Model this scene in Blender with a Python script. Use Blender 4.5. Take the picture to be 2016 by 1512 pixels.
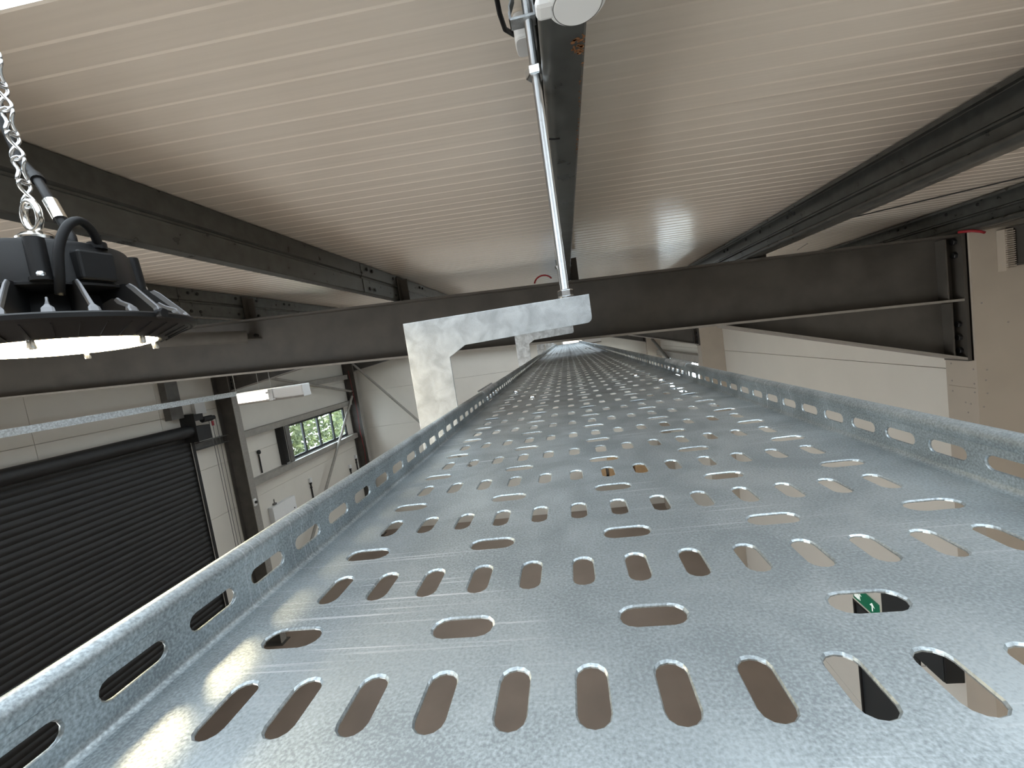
import bpy, bmesh, math, random
from mathutils import Vector, Matrix

random.seed(4)
for o in list(bpy.data.objects): bpy.data.objects.remove(o)
SC = bpy.context.scene
COL = SC.collection
PI = math.pi
ZT = 6.36                    # height of the cable tray's bed above the floor
SL = 0.046                   # roof fall towards +X

# ------------------------------------------------------------------ camera
FPX = 869.19
PITCH, YAW, ROLL = (math.radians(a) for a in (-4.9149, -7.7180, 8.5109))
fw = Vector((math.sin(YAW) * math.cos(PITCH), math.cos(YAW) * math.cos(PITCH), math.sin(PITCH)))
rt = Vector((math.cos(YAW), -math.sin(YAW), 0))
dn = fw.cross(rt)
cx_ = math.cos(ROLL) * rt + math.sin(ROLL) * dn
cy_ = -math.sin(ROLL) * rt + math.cos(ROLL) * dn
cam_d = bpy.data.cameras.new('camera')
cam = bpy.data.objects.new('camera', cam_d); COL.objects.link(cam)
cam_d.sensor_width = 36.0; cam_d.sensor_fit = 'HORIZONTAL'
cam_d.lens = FPX / 2016 * 36.0
cam_d.clip_start = 0.01; cam_d.clip_end = 200
M = Matrix((cx_, -cy_, -fw)).transposed().to_4x4()
M.translation = Vector((-0.0220, -0.1523, ZT + 0.13057))
cam.matrix_world = M
SC.camera = cam

# ------------------------------------------------------------------ world, exposure
SC.view_settings.view_transform = 'Standard'
SC.view_settings.look = 'None'
SC.view_settings.exposure = 0.54
SC.view_settings.gamma = 1.0
SC.view_settings.use_curve_mapping = False
W = bpy.data.worlds.new('world'); SC.world = W; W.use_nodes = True
bg = W.node_tree.nodes['Background']
bg.inputs[0].default_value = (0.80, 0.90, 1.0, 1); bg.inputs[1].default_value = 7.5
ROOFLIGHT_E = 1.95
LAMP_E = 42.0
# added fill light for the ceiling, set in an unseen left doorway behind the camera
dl = bpy.data.lights.new('added_doorway_fill', 'AREA'); dl.shape = 'RECTANGLE'; dl.size = 4.9; dl.size_y = 5.0
dl.energy = 185.0; dl.color = (1.0, 0.93, 0.84)
dlo = bpy.data.objects.new('added_doorway_fill', dl); COL.objects.link(dlo)
dlo.location = (-8.49, -3.05, 2.5); dlo.rotation_euler = (0, math.radians(-90), 0)

# ------------------------------------------------------------------ materials
def mat(name, col, rough=0.5, metal=0.0, var=0.0, vscale=8.0, bump=0.0, bscale=60.0, rvar=0.0, emit=None, estr=0.0,
        col2=None, stretch=None, detail=4.0, spec=None):
    m = bpy.data.materials.new(name); m.use_nodes = True
    nt = m.node_tree; b = nt.nodes['Principled BSDF']
    b.inputs['Base Color'].default_value = (*col, 1); b.inputs['Roughness'].default_value = rough
    b.inputs['Metallic'].default_value = metal
    if spec is not None: b.inputs['Specular IOR Level'].default_value = spec
    if emit:
        b.inputs['Emission Color'].default_value = (*emit, 1); b.inputs['Emission Strength'].default_value = estr
    if var or bump or rvar or col2:
        tc = nt.nodes.new('ShaderNodeTexCoord'); mp = nt.nodes.new('ShaderNodeMapping')
        nt.links.new(tc.outputs['Object'], mp.inputs[0])
        if stretch: mp.inputs['Scale'].default_value = stretch
    if var or rvar or col2:
        n = nt.nodes.new('ShaderNodeTexNoise'); n.inputs['Scale'].default_value = vscale; n.inputs['Detail'].default_value = detail
        nt.links.new(mp.outputs[0], n.inputs['Vector'])
        if var or col2:
            r = nt.nodes.new('ShaderNodeMix'); r.data_type = 'RGBA'
            a = [max(0, c * (1 - var)) for c in col]; c2 = col2 or [min(1, c * (1 + var)) for c in col]
            r.inputs[6].default_value = (*a, 1); r.inputs[7].default_value = (*c2, 1)
            mr = nt.nodes.new('ShaderNodeMapRange'); mr.inputs[1].default_value = 0.3; mr.inputs[2].default_value = 0.7
            nt.links.new(n.outputs[0], mr.inputs[0]); nt.links.new(mr.outputs[0], r.inputs[0])
            nt.links.new(r.outputs[2], b.inputs['Base Color'])
        if rvar:
            mr2 = nt.nodes.new('ShaderNodeMapRange'); mr2.inputs[1].default_value = 0.3; mr2.inputs[2].default_value = 0.7
            mr2.inputs[3].default_value = rough - rvar; mr2.inputs[4].default_value = rough + rvar
            nt.links.new(n.outputs[0], mr2.inputs[0]); nt.links.new(mr2.outputs[0], b.inputs['Roughness'])
    if bump:
        nb = nt.nodes.new('ShaderNodeTexNoise'); nb.inputs['Scale'].default_value = bscale; nb.inputs['Detail'].default_value = 3
        nt.links.new(mp.outputs[0], nb.inputs['Vector'])
        bp = nt.nodes.new('ShaderNodeBump'); bp.inputs['Strength'].default_value = bump; bp.inputs['Distance'].default_value = 0.002
        nt.links.new(nb.outputs[0], bp.inputs['Height']); nt.links.new(bp.outputs[0], b.inputs['Normal'])
    return m

def galv_mat(name, base, rough, scratches=False, spangle=120.0):
    """hot-dip zinc: fine crystalline speckle, cloudy patches, a few drag marks"""
    m = bpy.data.materials.new(name); m.use_nodes = True
    nt = m.node_tree; N = nt.nodes; L = nt.links; b = N['Principled BSDF']
    tc = N.new('ShaderNodeTexCoord')
    fine = N.new('ShaderNodeTexNoise'); fine.inputs['Scale'].default_value = spangle * 6; fine.inputs['Detail'].default_value = 2
    cloud = N.new('ShaderNodeTexNoise'); cloud.inputs['Scale'].default_value = spangle / 8; cloud.inputs['Detail'].default_value = 5
    cloud.inputs['Distortion'].default_value = 0.6
    L.new(tc.outputs['Object'], fine.inputs['Vector']); L.new(tc.outputs['Object'], cloud.inputs['Vector'])
    ad = N.new('ShaderNodeMix'); ad.data_type = 'FLOAT'; ad.inputs[0].default_value = 0.5
    L.new(fine.outputs[0], ad.inputs[2]); L.new(cloud.outputs[0], ad.inputs[3])
    val = ad.outputs[0]
    cr = N.new('ShaderNodeMapRange'); cr.inputs[1].default_value = 0.40; cr.inputs[2].default_value = 0.62
    L.new(val, cr.inputs[0])
    mx = N.new('ShaderNodeMix'); mx.data_type = 'RGBA'
    mx.inputs[6].default_value = (*[c * 0.66 for c in base], 1); mx.inputs[7].default_value = (*[min(1, c * 1.30) for c in base], 1)
    L.new(cr.outputs[0], mx.inputs[0]); colour = mx.outputs[2]
    rr = N.new('ShaderNodeMapRange'); rr.inputs[3].default_value = rough + 0.07; rr.inputs[4].default_value = rough - 0.07
    L.new(cr.outputs[0], rr.inputs[0])
    if scratches:
        mp = N.new('ShaderNodeMapping'); mp.inputs['Scale'].default_value = (6, 420, 1); mp.inputs['Rotation'].default_value = (0, 0, math.radians(3))
        L.new(tc.outputs['Object'], mp.inputs[0])
        sn = N.new('ShaderNodeTexNoise'); sn.inputs['Scale'].default_value = 1.0; sn.inputs['Detail'].default_value = 3
        L.new(mp.outputs[0], sn.inputs['Vector'])
        pn = N.new('ShaderNodeTexNoise'); pn.inputs['Scale'].default_value = 7.0; L.new(tc.outputs['Object'], pn.inputs['Vector'])
        s1 = N.new('ShaderNodeMapRange'); s1.inputs[1].default_value = 0.60; s1.inputs[2].default_value = 0.70; L.new(sn.outputs[0], s1.inputs[0])
        s2 = N.new('ShaderNodeMapRange'); s2.inputs[1].default_value = 0.48; s2.inputs[2].default_value = 0.62; L.new(pn.outputs[0], s2.inputs[0])
        mu = N.new('ShaderNodeMath'); mu.operation = 'MULTIPLY'; L.new(s1.outputs[0], mu.inputs[0]); L.new(s2.outputs[0], mu.inputs[1])
        m2 = N.new('ShaderNodeMix'); m2.data_type = 'RGBA'; L.new(mu.outputs[0], m2.inputs[0]); L.new(colour, m2.inputs[6])
        m2.inputs[7].default_value = (0.85, 0.87, 0.9, 1); colour = m2.outputs[2]
    L.new(colour, b.inputs['Base Color']); L.new(rr.outputs[0], b.inputs['Roughness'])
    b.inputs['Metallic'].default_value = 0.85
    bp = N.new('ShaderNodeBump'); bp.inputs['Strength'].default_value = 0.06; bp.inputs['Distance'].default_value = 0.0005
    L.new(fine.outputs[0], bp.inputs['Height']); L.new(bp.outputs[0], b.inputs['Normal'])
    return m

MT = {}
MT['tray'] = galv_mat('galvanised_tray', (0.43, 0.475, 0.495), 0.44, scratches=True)
MT['galv'] = galv_mat('galvanised_bracket', (0.63, 0.66, 0.68), 0.48, spangle=260)
MT['zinc'] = mat('bright_zinc', (0.80, 0.82, 0.84), 0.24, 1.0, var=0.08, vscale=200)
MT['chrome'] = mat('bright_steel', (0.82, 0.80, 0.76), 0.18, 1.0, var=0.1, vscale=90)
MT['liner'] = mat('white_liner_coat', (0.82, 0.745, 0.655), 0.20, 0, var=0.02, vscale=3, bump=0.8, bscale=1.0, stretch=(0.5, 24, 0.5), spec=0.7)
_b = MT['liner'].node_tree.nodes['Principled BSDF']; _b.inputs['Coat Weight'].default_value = 0.4; _b.inputs['Coat Roughness'].default_value = 0.2
MT['panel'] = mat('cream_panel_coat', (0.71, 0.67, 0.60), 0.45, 0, var=0.025, vscale=2, bump=0.02, bscale=50)
MT['board'] = mat('beige_board', (0.42, 0.365, 0.30), 0.7, 0, var=0.04, vscale=4, bump=0.06, bscale=120)
MT['steel'] = mat('dark_grey_primer', (0.068, 0.061, 0.053), 0.55, 0, var=0.22, vscale=6, bump=0.05, bscale=90, rvar=0.1)
MT['steel2'] = mat('mid_grey_primer', (0.13, 0.125, 0.115), 0.55, 0, var=0.15, vscale=7)
MT['purlin'] = mat('grey_galvanised_purlin', (0.115, 0.118, 0.112), 0.34, 0.65, var=0.2, vscale=18, rvar=0.08, bump=0.03, bscale=150)
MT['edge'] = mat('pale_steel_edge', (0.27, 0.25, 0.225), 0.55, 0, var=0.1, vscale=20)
MT['blackm'] = mat('black_powder_coat', (0.014, 0.014, 0.015), 0.45, 0, spec=0.35, bump=0.08, bscale=900)
MT['fin'] = mat('black_cast_fin', (0.016, 0.016, 0.017), 0.40, 0, spec=0.4, bump=0.06, bscale=900)
MT['finedge'] = mat('lit_fin_edge', (0.22, 0.22, 0.23), 0.45, 0.4)  # pale tone paints the light caught along the fin edges
MT['rubber'] = mat('black_rubber', (0.012, 0.012, 0.013), 0.5, spec=0.3)
MT['black'] = mat('matt_black', (0.01, 0.01, 0.01), 0.6)
MT['shutter'] = mat('anthracite_slat', (0.016, 0.0165, 0.017), 0.5, 0, var=0.1, vscale=10)
MT['white'] = mat('white_plastic', (0.82, 0.82, 0.81), 0.4)
MT['offwhite'] = mat('off_white_enamel', (0.74, 0.74, 0.73), 0.4)
MT['red'] = mat('red_cable', (0.28, 0.012, 0.02), 0.5)
MT['floor'] = mat('brown_grey_concrete', (0.25, 0.19, 0.15), 0.5, 0, var=0.12, vscale=1.2, bump=0.05, bscale=30)
MT['card'] = mat('cardboard', (0.50, 0.32, 0.17), 0.8, 0, var=0.08, vscale=9)
MT['tape'] = mat('brown_tape', (0.55, 0.42, 0.25), 0.35)
MT['frame'] = mat('anthracite_window_frame', (0.025, 0.03, 0.033), 0.45)
MT['lens'] = mat('lit_lens', (1, 1, 1), 0.4, emit=(1.0, 0.82, 0.50), estr=LAMP_E)
MT['tubelight'] = mat('lit_diffuser', (1, 1, 1), 0.4, emit=(1.0, 0.90, 0.76), estr=1.1)
MT['rooflight'] = mat('translucent_rooflight', (0.9, 0.95, 1.0), 0.4, emit=(0.80, 0.91, 1.0), estr=ROOFLIGHT_E)
MT['hedge'] = mat('hedge_leaf', (0.06, 0.10, 0.035), 0.6, var=0.5, vscale=3, col2=(0.20, 0.23, 0.09))
MT['ground'] = mat('gravel_ground', (0.42, 0.40, 0.36), 0.9, var=0.2, vscale=6)
MT['render'] = mat('white_render', (0.85, 0.85, 0.85), 0.8, var=0.03)
MT['green'] = mat('exit_green', (0.0, 0.13, 0.065), 0.4, emit=(0.0, 0.13, 0.065), estr=0.2)
MT['signwhite'] = mat('exit_white', (0.8, 0.85, 0.8), 0.4, emit=(0.8, 0.85, 0.8), estr=0.3)
MT['rust'] = mat('rust_patch', (0.20, 0.085, 0.03), 0.85, var=0.4, vscale=60)
MT['rail'] = mat('pale_grey_rail', (0.30, 0.28, 0.25), 0.5, 0, var=0.1, vscale=9)
MT['rod'] = mat('zinc_thread', (0.86, 0.87, 0.88), 0.25, 1.0)
gl = bpy.data.materials.new('window_glass'); gl.use_nodes = True
gb = gl.node_tree.nodes['Principled BSDF']
gb.inputs['Base Color'].default_value = (0.93, 0.97, 0.96, 1); gb.inputs['Roughness'].default_value = 0.02
gb.inputs['Transmission Weight'].default_value = 1.0; gb.inputs['IOR'].default_value = 1.01
MT['glass'] = gl

# ------------------------------------------------------------------ mesh helpers
class MB:
    def __init__(s): s.v = []; s.f = []; s.mi = []
    def add(s, vs, fs, mi=0):
        n = len(s.v); s.v += [tuple(v) for v in vs]; s.f += [tuple(i + n for i in f) for f in fs]; s.mi += [mi] * len(fs); return s
    def box(s, x0, x1, y0, y1, z0, z1, mi=0):
        vs = [(x0, y0, z0), (x1, y0, z0), (x1, y1, z0), (x0, y1, z0), (x0, y0, z1), (x1, y0, z1), (x1, y1, z1), (x0, y1, z1)]
        return s.add(vs, [(0, 3, 2, 1), (4, 5, 6, 7), (0, 1, 5, 4), (1, 2, 6, 5), (2, 3, 7, 6), (3, 0, 4, 7)], mi)
    def prism(s, prof, axis, a, b, mi=0, off=None):
        """closed profile extruded along axis: 'x' (y,z) 'y' (x,z) 'z' (x,y)"""
        def P(p, t):
            return {'x': (t, p[0], p[1]), 'y': (p[0], t, p[1]), 'z': (p[0], p[1], t)}[axis]
        n = len(prof); vs = [P(p, a) for p in prof] + [P(p, b) for p in prof]
        fs = [(i, (i + 1) % n, n + (i + 1) % n, n + i) for i in range(n)] + [tuple(range(n - 1, -1, -1)), tuple(range(n, 2 * n))]
        return s.add(vs, fs, mi)
    def cyl(s, p0, p1, r, n=16, r2=None, mi=0, caps=True):
        p0 = Vector(p0); p1 = Vector(p1); d = (p1 - p0).normalized()
        u = d.orthogonal().normalized(); w = d.cross(u); r2 = r if r2 is None else r2
        vs = [p0 + (u * math.cos(2 * PI * i / n) + w * math.sin(2 * PI * i / n)) * r for i in range(n)]
        vs += [p1 + (u * math.cos(2 * PI * i / n) + w * math.sin(2 * PI * i / n)) * r2 for i in range(n)]
        fs = [(i, (i + 1) % n, n + (i + 1) % n, n + i) for i in range(n)]
        if caps: fs += [tuple(range(n - 1, -1, -1)), tuple(range(n, 2 * n))]
        return s.add(vs, fs, mi)
    def tube(s, pts, r, n=10, closed=False, mi=0):
        pts = [Vector(p) for p in pts]; m = len(pts); rings = []; u = None
        for i, p in enumerate(pts):
            a = pts[i - 1] if (i or closed) else p; b = pts[(i + 1) % m] if (i < m - 1 or closed) else p
            d = (b - a).normalized()
            if u is None: u = d.orthogonal().normalized()
            u = (u - d * u.dot(d)).normalized(); w = d.cross(u)
            rings.append([p + (u * math.cos(2 * PI * k / n) + w * math.sin(2 * PI * k / n)) * r for k in range(n)])
        vs = [v for q in rings for v in q]; fs = []
        for i in range(m if closed else m - 1):
            j = (i + 1) % m
            fs += [(i * n + k, i * n + (k + 1) % n, j * n + (k + 1) % n, j * n + k) for k in range(n)]
        if not closed: fs += [tuple(range(n - 1, -1, -1)), tuple(range((m - 1) * n, m * n))]
        return s.add(vs, fs, mi)
    def lathe(s, prof, c=(0, 0, 0), n=48, mi=0, closed=False):
        """profile of (r,z) turned about the vertical through c"""
        vs = []; m = len(prof)
        for r, z in prof:
            vs += [(c[0] + r * math.cos(2 * PI * k / n), c[1] + r * math.sin(2 * PI * k / n), c[2] + z) for k in range(n)]
        fs = []
        for i in range(m if closed else m - 1):
            j = (i + 1) % m
            fs += [(i * n + k, i * n + (k + 1) % n, j * n + (k + 1) % n, j * n + k) for k in range(n)]
        if not closed:
            if prof[0][0] > 1e-6: fs.append(tuple(range(n - 1, -1, -1)))
            if prof[-1][0] > 1e-6: fs.append(tuple(range((m - 1) * n, m * n)))
        return s.add(vs, fs, mi)
    def hexnut(s, c, r, h, axis=(0, 0, 1), rot=0.0):
        a = Vector(axis).normalized(); u = a.orthogonal().normalized(); w = a.cross(u); c = Vector(c); n = 6
        def ring(rr, t): return [c + a * t + (u * math.cos(rot + PI / 3 * i) + w * math.sin(rot + PI / 3 * i)) * rr for i in range(n)]
        vs = ring(r * .88, 0) + ring(r, h * .12) + ring(r, h * .88) + ring(r * .88, h); fs = []
        for q in range(3): fs += [(q * 6 + i, q * 6 + (i + 1) % 6, q * 6 + 6 + (i + 1) % 6, q * 6 + 6 + i) for i in range(6)]
        fs += [tuple(range(5, -1, -1)), tuple(range(18, 24))]
        return s.add(vs, fs)
    def mesh(s, name, mats, smooth=False):
        me = bpy.data.meshes.new(name); me.from_pydata(s.v, [], s.f)
        for m in (mats if isinstance(mats, (list, tuple)) else [mats]): me.materials.append(MT[m])
        for p, k in zip(me.polygons, s.mi): p.material_index = k
        bm = bmesh.new(); bm.from_mesh(me); bmesh.ops.recalc_face_normals(bm, faces=bm.faces); bm.to_mesh(me); bm.free()
        if smooth is not False:
            me.polygons.foreach_set('use_smooth', [True] * len(me.polygons))
            if smooth is not True: me.set_sharp_from_angle(angle=math.radians(smooth))
        return me
    def build(s, name, mats, parent=None, smooth=False, bevel=0.0, loc=None):
        o = bpy.data.objects.new(name, s.mesh(name, mats, smooth)); COL.objects.link(o)
        if loc: o.location = loc
        if parent is not None: o.parent = parent
        if bevel:
            b = o.modifiers.new('bevel', 'BEVEL'); b.width = bevel; b.segments = 2; b.limit_method = 'ANGLE'; b.angle_limit = math.radians(40)
        return o

def empty(name, loc=(0, 0, 0), rz=0.0):
    o = bpy.data.objects.new(name, None); COL.objects.link(o); o.location = loc; o.rotation_euler = (0, 0, rz)
    o.empty_display_size = 0.05
    return o
def tag(o, label=None, cat=None, group=None, kind=None):
    if label: o['label'] = label
    if cat: o['category'] = cat
    if group: o['group'] = group
    if kind: o['kind'] = kind
    return o
def thing(name, label, cat, loc=(0, 0, 0), group=None): return tag(empty(name, loc), label, cat, group)
def inst(name, me, parent, loc=(0, 0, 0), rot=None):
    o = bpy.data.objects.new(name, me); COL.objects.link(o); o.parent = parent; o.location = loc
    if rot: o.rotation_euler = rot
    return o
def copy_tree(o, parent=None):
    c = o.copy(); COL.objects.link(c); c.parent = parent
    for ch in list(o.children): copy_tree(ch, c)
    return c

# levels
def roof_z(x): return ZT + 0.750 - SL * x          # underside of the liner
def raft_t(x): return ZT + 0.545 - SL * x          # top of the rafters
def raft_b(x): return ZT + 0.100 - SL * x          # bottom of the rafters
XL, XR = -8.45, 3.12                                # faces of the long walls
YB, YF = -6.2, 16.0                                 # end walls
CXL, CXR = -8.0, 2.667                              # inner faces of the columns

# ================================================================== THE SETTING
fl = MB().box(XL - .1, XR + .1, YB - .1, YF + .1, -0.1, 0).build('floor', 'floor'); tag(fl, 'brown grey concrete floor of the hall', kind='structure')

# ---- walls of butted insulated panels
def wall(name, plane, pos, out, ub, zb, holes, label, gap=0.006, mats='panel'):
    w = tag(empty(name), label, kind='structure')
    t = 0.08 * out
    for i in range(len(ub) - 1):
        for j in range(len(zb) - 1):
            u0, u1, z0, z1 = ub[i] + gap / 2, ub[i + 1] - gap / 2, zb[j] + gap / 2, zb[j + 1] - gap / 2
            rects = [(u0, u1, z0, z1)]
            for (a, b, c, d) in holes:
                new = []
                for (p, q, r, s_) in rects:
                    if b <= p or a >= q or d <= r or c >= s_: new.append((p, q, r, s_)); continue
                    if a > p: new.append((p, a, r, s_))
                    if b < q: new.append((b, q, r, s_))
                    m0, m1 = max(a, p), min(b, q)
                    if c > r: new.append((m0, m1, r, c))
                    if d < s_: new.append((m0, m1, d, s_))
                rects = new
            mb = MB()
            for (p, q, r, s_) in rects:
                if q - p < 0.01 or s_ - r < 0.01: continue
                if plane == 'x': mb.box(min(pos, pos + t), max(pos, pos + t), p, q, r, s_)
                else: mb.box(p, q, min(pos, pos + t), max(pos, pos + t), r, s_)
            if mb.v: mb.build('panel', mats, w)
    # a backing sheet closes the joints
    mb = MB(); rects = [(ub[0], ub[-1], zb[0], zb[-1])]
    for (a, b, c, d) in holes:
        new = []
        for (p, q, r, s_) in rects:
            if b <= p or a >= q or d <= r or c >= s_: new.append((p, q, r, s_)); continue
            if a > p: new.append((p, a, r, s_))
            if b < q: new.append((b, q, r, s_))
            m0, m1 = max(a, p), min(b, q)
            if c > r: new.append((m0, m1, r, c))
            if d < s_: new.append((m0, m1, d, s_))
        rects = new
    e0, e1 = (pos + t, pos + t * 1.3) if out > 0 else (pos + t * 1.3, pos + t)
    for (p, q, r, s_) in rects:
        if plane == 'x': mb.box(e0, e1, p, q, r, s_)
        else: mb.box(p, q, e0, e1, r, s_)
    mb.build('outer_sheet', 'steel2', w)
    return w
WIN_L = (11.68, 15.16, ZT - 2.25, ZT - 1.19)
DOOR_L = (3.55, 8.42, 0.0, ZT - 0.97)
WIN_R = (11.3, 15.2, ZT - 2.1, ZT - 0.93)
DOOR_R = (4.55, 5.65, 0.0, ZT - 3.68)
zl = [0, 0.8, 1.8, 2.8, 3.8, 4.8, 5.8 + .05, roof_z(XL)]
wall('wall_left', 'x', XL, -1, [YB, 0, 2.9, 5.70, 7.88, 9.35, 15.99], [0, 1.2, 2.4, 3.6, 4.75, ZT - .30, roof_z(XL)], [WIN_L, DOOR_L, (-5.6, -.5, 0, 4.95)], 'cream panelled side wall with roller shutter and strip window')
wall('wall_right', 'x', XR, 1, [YB, -2.8, 3.3, 9.45, 15.99], [0, 1.2, 2.2, 3.2, 4.2, ZT - .605, roof_z(XR)], [WIN_R, DOOR_R], 'cream panelled side wall behind the boxed columns')
wall('wall_back', 'y', YF, 1, [XL, XR], [0, 1.6, 2.6, ZT - 2.2, ZT - .78, roof_z(XR)], [], 'cream panelled gable wall at the far end')
gt = MB().prism([(XL, roof_z(XR)), (XR, roof_z(XR)), (XL, roof_z(XL))], 'y', YF, YF + .08).build('panel', 'panel', bpy.data.objects['wall_back'])
wall('wall_front', 'y', YB, -1, [XL, -4.6, -.7, XR], [0, 1.6, 3.2, 5.0, roof_z(XR)], [], 'cream panelled end wall behind the camera')
MB().prism([(XL, roof_z(XR)), (XR, roof_z(XR)), (XL, roof_z(XL))], 'y', YB - .08, YB).build('panel', 'panel', bpy.data.objects['wall_front'])

# ---- ceiling of ribbed liner sheets, 14 ribs to a sheet, with rooflights
PIT = 0.0735; PH = 0.5955                                # a rib flank falls at Y = PH + k*PIT
ceil = tag(empty('ceiling'), 'off-white ribbed steel liner sheets sloping gently to the right', kind='structure')
def rib_pts(k0, k1):
    pts = []
    for k in range(k0, k1):
        y = PH + k * PIT
        pts += [(y - .0025, .0016), (y + .0025, 0), (y + PIT / 2 - .0022, 0), (y + PIT / 2 - .0004, .0016)]
    pts.append((PH + k1 * PIT - .0025, .0016))
    return pts
def liner(k0, k1, x0, x1, name='liner_sheet', m='liner'):
    pts = rib_pts(k0, k1); xs = [x0, x1]; vs = []; fs = []
    for x in xs: vs += [(x, y, roof_z(x) + z) for y, z in pts]
    n = len(pts)
    fs = [(i, i + 1, n + i + 1, n + i) for i in range(n - 1)]
    vs2 = [(x, y, z + .0012) for x, y, z in vs]; vs += vs2
    fs += [tuple(2 * n + i for i in reversed(f)) for f in fs]
    MB().add(vs, fs).build(name, m, ceil)
KB = -1                                                   # first rib of the sheet in front of the near rooflight
RX0, RX1 = -6.4, 1.0
RLK = [KB - 14 - 56, KB - 14, KB + 70, KB + 98, KB + 140, KB + 182]   # sheets that carry a rooflight
k = KB - 14 * 7
while PH + k * PIT < YF - .02:
    k1 = k + 14
    while PH + k1 * PIT > YF + .12: k1 -= 1
    if k in RLK:
        liner(k, k1, XL, RX0); liner(k, k1, RX1, XR); liner(k, k1, RX0, RX1, 'rooflight_sheet', 'rooflight')
    else: liner(k, k1, XL, XR)
    k = k1
MB().box(XL - .1, XR + .1, YB - .1, YF + .1, 0, .05).build('outer_roof', 'steel2', ceil)
_o = bpy.data.objects['outer_roof']
for v in _o.data.vertices: v.co.z += roof_z(v.co.x) + .06

# ================================================================== STEEL FRAMES
def rafter(Y, label, detail=True):
    """I-section rafter across the hall with a haunch at each end; Y is the face of the near flange edge"""
    r = thing('rafter', label, 'beam', (0, Y, 0), 'steel rafters')
    fwid, tf, tw = 0.19, 0.016, 0.010; yc = fwid / 2
    x0, x1 = CXL + .024, CXR - .024
    def sl(f, a, b, w0, w1, name, m, ofs0, ofs1, parent=r):
        MB().prism([(a, f(a) + ofs0), (b, f(b) + ofs0), (b, f(b) + ofs1), (a, f(a) + ofs1)], 'y', w0, w1).build(name, m, parent)
    sl(raft_t, x0, x1, 0, fwid, 'top_flange', 'steel', -tf, 0)
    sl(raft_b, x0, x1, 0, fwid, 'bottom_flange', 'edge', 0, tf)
    MB().prism([(x0, raft_b(x0) + tf), (x1, raft_b(x1) + tf), (x1, raft_t(x1) - tf), (x0, raft_t(x0) - tf)], 'y', yc - tw / 2, yc + tw / 2).build('web', 'steel', r)
    # right haunch
    for (xa, xb, dz) in ((1.118, x1, .40), (-5.95, x0, .42)):
        za, zb_ = raft_b(xa), raft_b(xb) - dz
        h = MB().prism([(xa, za), (xb, raft_b(xb)), (xb, zb_)], 'y', yc - tw / 2, yc + tw / 2).build('haunch_web', 'steel', r)
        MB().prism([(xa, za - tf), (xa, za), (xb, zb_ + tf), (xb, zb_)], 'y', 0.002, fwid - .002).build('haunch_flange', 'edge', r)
        s = 1 if xb > 0 else -1
        ep = MB().box(min(xb, xb + .022 * s), max(xb, xb + .022 * s), -.002, fwid + .002, zb_ - .01, raft_t(xb) + .01).build('end_plate', 'steel', r)
        me = MB().hexnut((0, 0, 0), .022, .022, axis=(-s, 0, 0)).mesh('bolt', 'blackm')
        for zz in (-.045, -.135, -.6, -.69, -.78):
            for yy in (.045, fwid - .045): inst('bolt', me, r, (xb - .002 * s, yy, raft_t(xb) + zz))
        # web stiffener near the joint
        MB().box(xb - .085 * s - .005, xb - .085 * s + .005, .012, fwid - .012, raft_b(xb) + .02, raft_t(xb) - .02).build('stiffener', 'steel', r)
        MB().box(xb - .07 * s - .005, xb - .07 * s + .005, .012, fwid - .012, zb_ + .03, raft_b(xb) - .005).build('stiffener', 'steel', r)
    return r
rafter(3.2, 'dark steel rafter spanning the whole picture above the tray')
rafter(9.35, 'dark steel rafter of the second frame, its haunch seen under the first')
rafter(15.5, 'dark steel rafter of the end frame against the gable wall')
rafter(-2.95, 'dark steel rafter behind the camera')

def steel_column(Y, label):
    c = thing('steel_column', label, 'column', (CXL, Y, 0), 'steel columns on the shutter side')
    top = roof_z(CXL) - .2; D = CXL - XL - .02
    MB().box(-.016, 0, 0, .19, 0, top).build('inner_flange', 'edge', c)  # paler than the web: lamp light on this face put into its colour
    MB().box(-D, -D + .016, 0, .19, 0, top).build('outer_flange', 'steel', c)
    MB().box(-D + .016, -.016, .09, .10, 0, top).build('web', 'steel', c)
    MB().box(-D - .0, .06, -.06, .25, 0, .025).build('base_plate', 'steel', c)
for Y, l in ((3.2, 'dark steel column left of the roller shutter'), (9.35, 'dark steel column between the roller shutter and the strip window'),
             (15.5, 'dark steel column in the far corner beside the strip window'), (-2.95, 'dark steel column behind the camera')): steel_column(Y, l)

def boxed_column(Y, label):
    c = thing('boxed_column', label, 'column', (CXR, Y, 0), 'boarded columns')
    top = roof_z(2.735) - .203; W_ = XR - CXR - .003; t = .015; yn, yf = -.03, .20
    zj = ZT - .62
    zh = ZT - .43                                   # boards of the inner face stop at the haunch
    MB().box(0, t, yn + t, yf, 0, zj - .001).build('inner_board', 'board', c)
    MB().box(0, t, yn + t, yf, zj + .001, zh).build('inner_board', 'board', c)
    MB().box(0, W_, yn, yn + t, 0, top).build('front_board', 'board', c)
    MB().box(0, W_, yf, yf + t, 0, zh).build('rear_board', 'board', c)
    MB().box(.03, W_ - .02, yn + .05, yf - .04, 0, top).build('steel_core', 'steel', c)
    me = MB().cyl((0, 0, 0), (-.0015, 0, 0), .006, 8).mesh('screw', 'edge')
    for (yy, zz) in ((-.005, -.49), (.17, -.46), (-.005, -.59), (.17, -.585), (-.005, -.65), (.17, -.66), (.07, -.73), (.03, -.735), (.055, -.80), (.02, -.87), (.15, -.93), (-.005, -.93)):
        inst('screw', me, c, (0, yy, ZT + zz))
    me2 = MB().cyl((0, 0, 0), (0, -.0015, 0), .006, 8).mesh('screw', 'edge')
    for xx, zz in ((.05, -.05), (.06, -.5), (.05, -.57), (.055, -.66), (.03, -.75), (.2, -.2)): inst('screw', me2, c, (xx, yn, ZT + zz))
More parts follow.
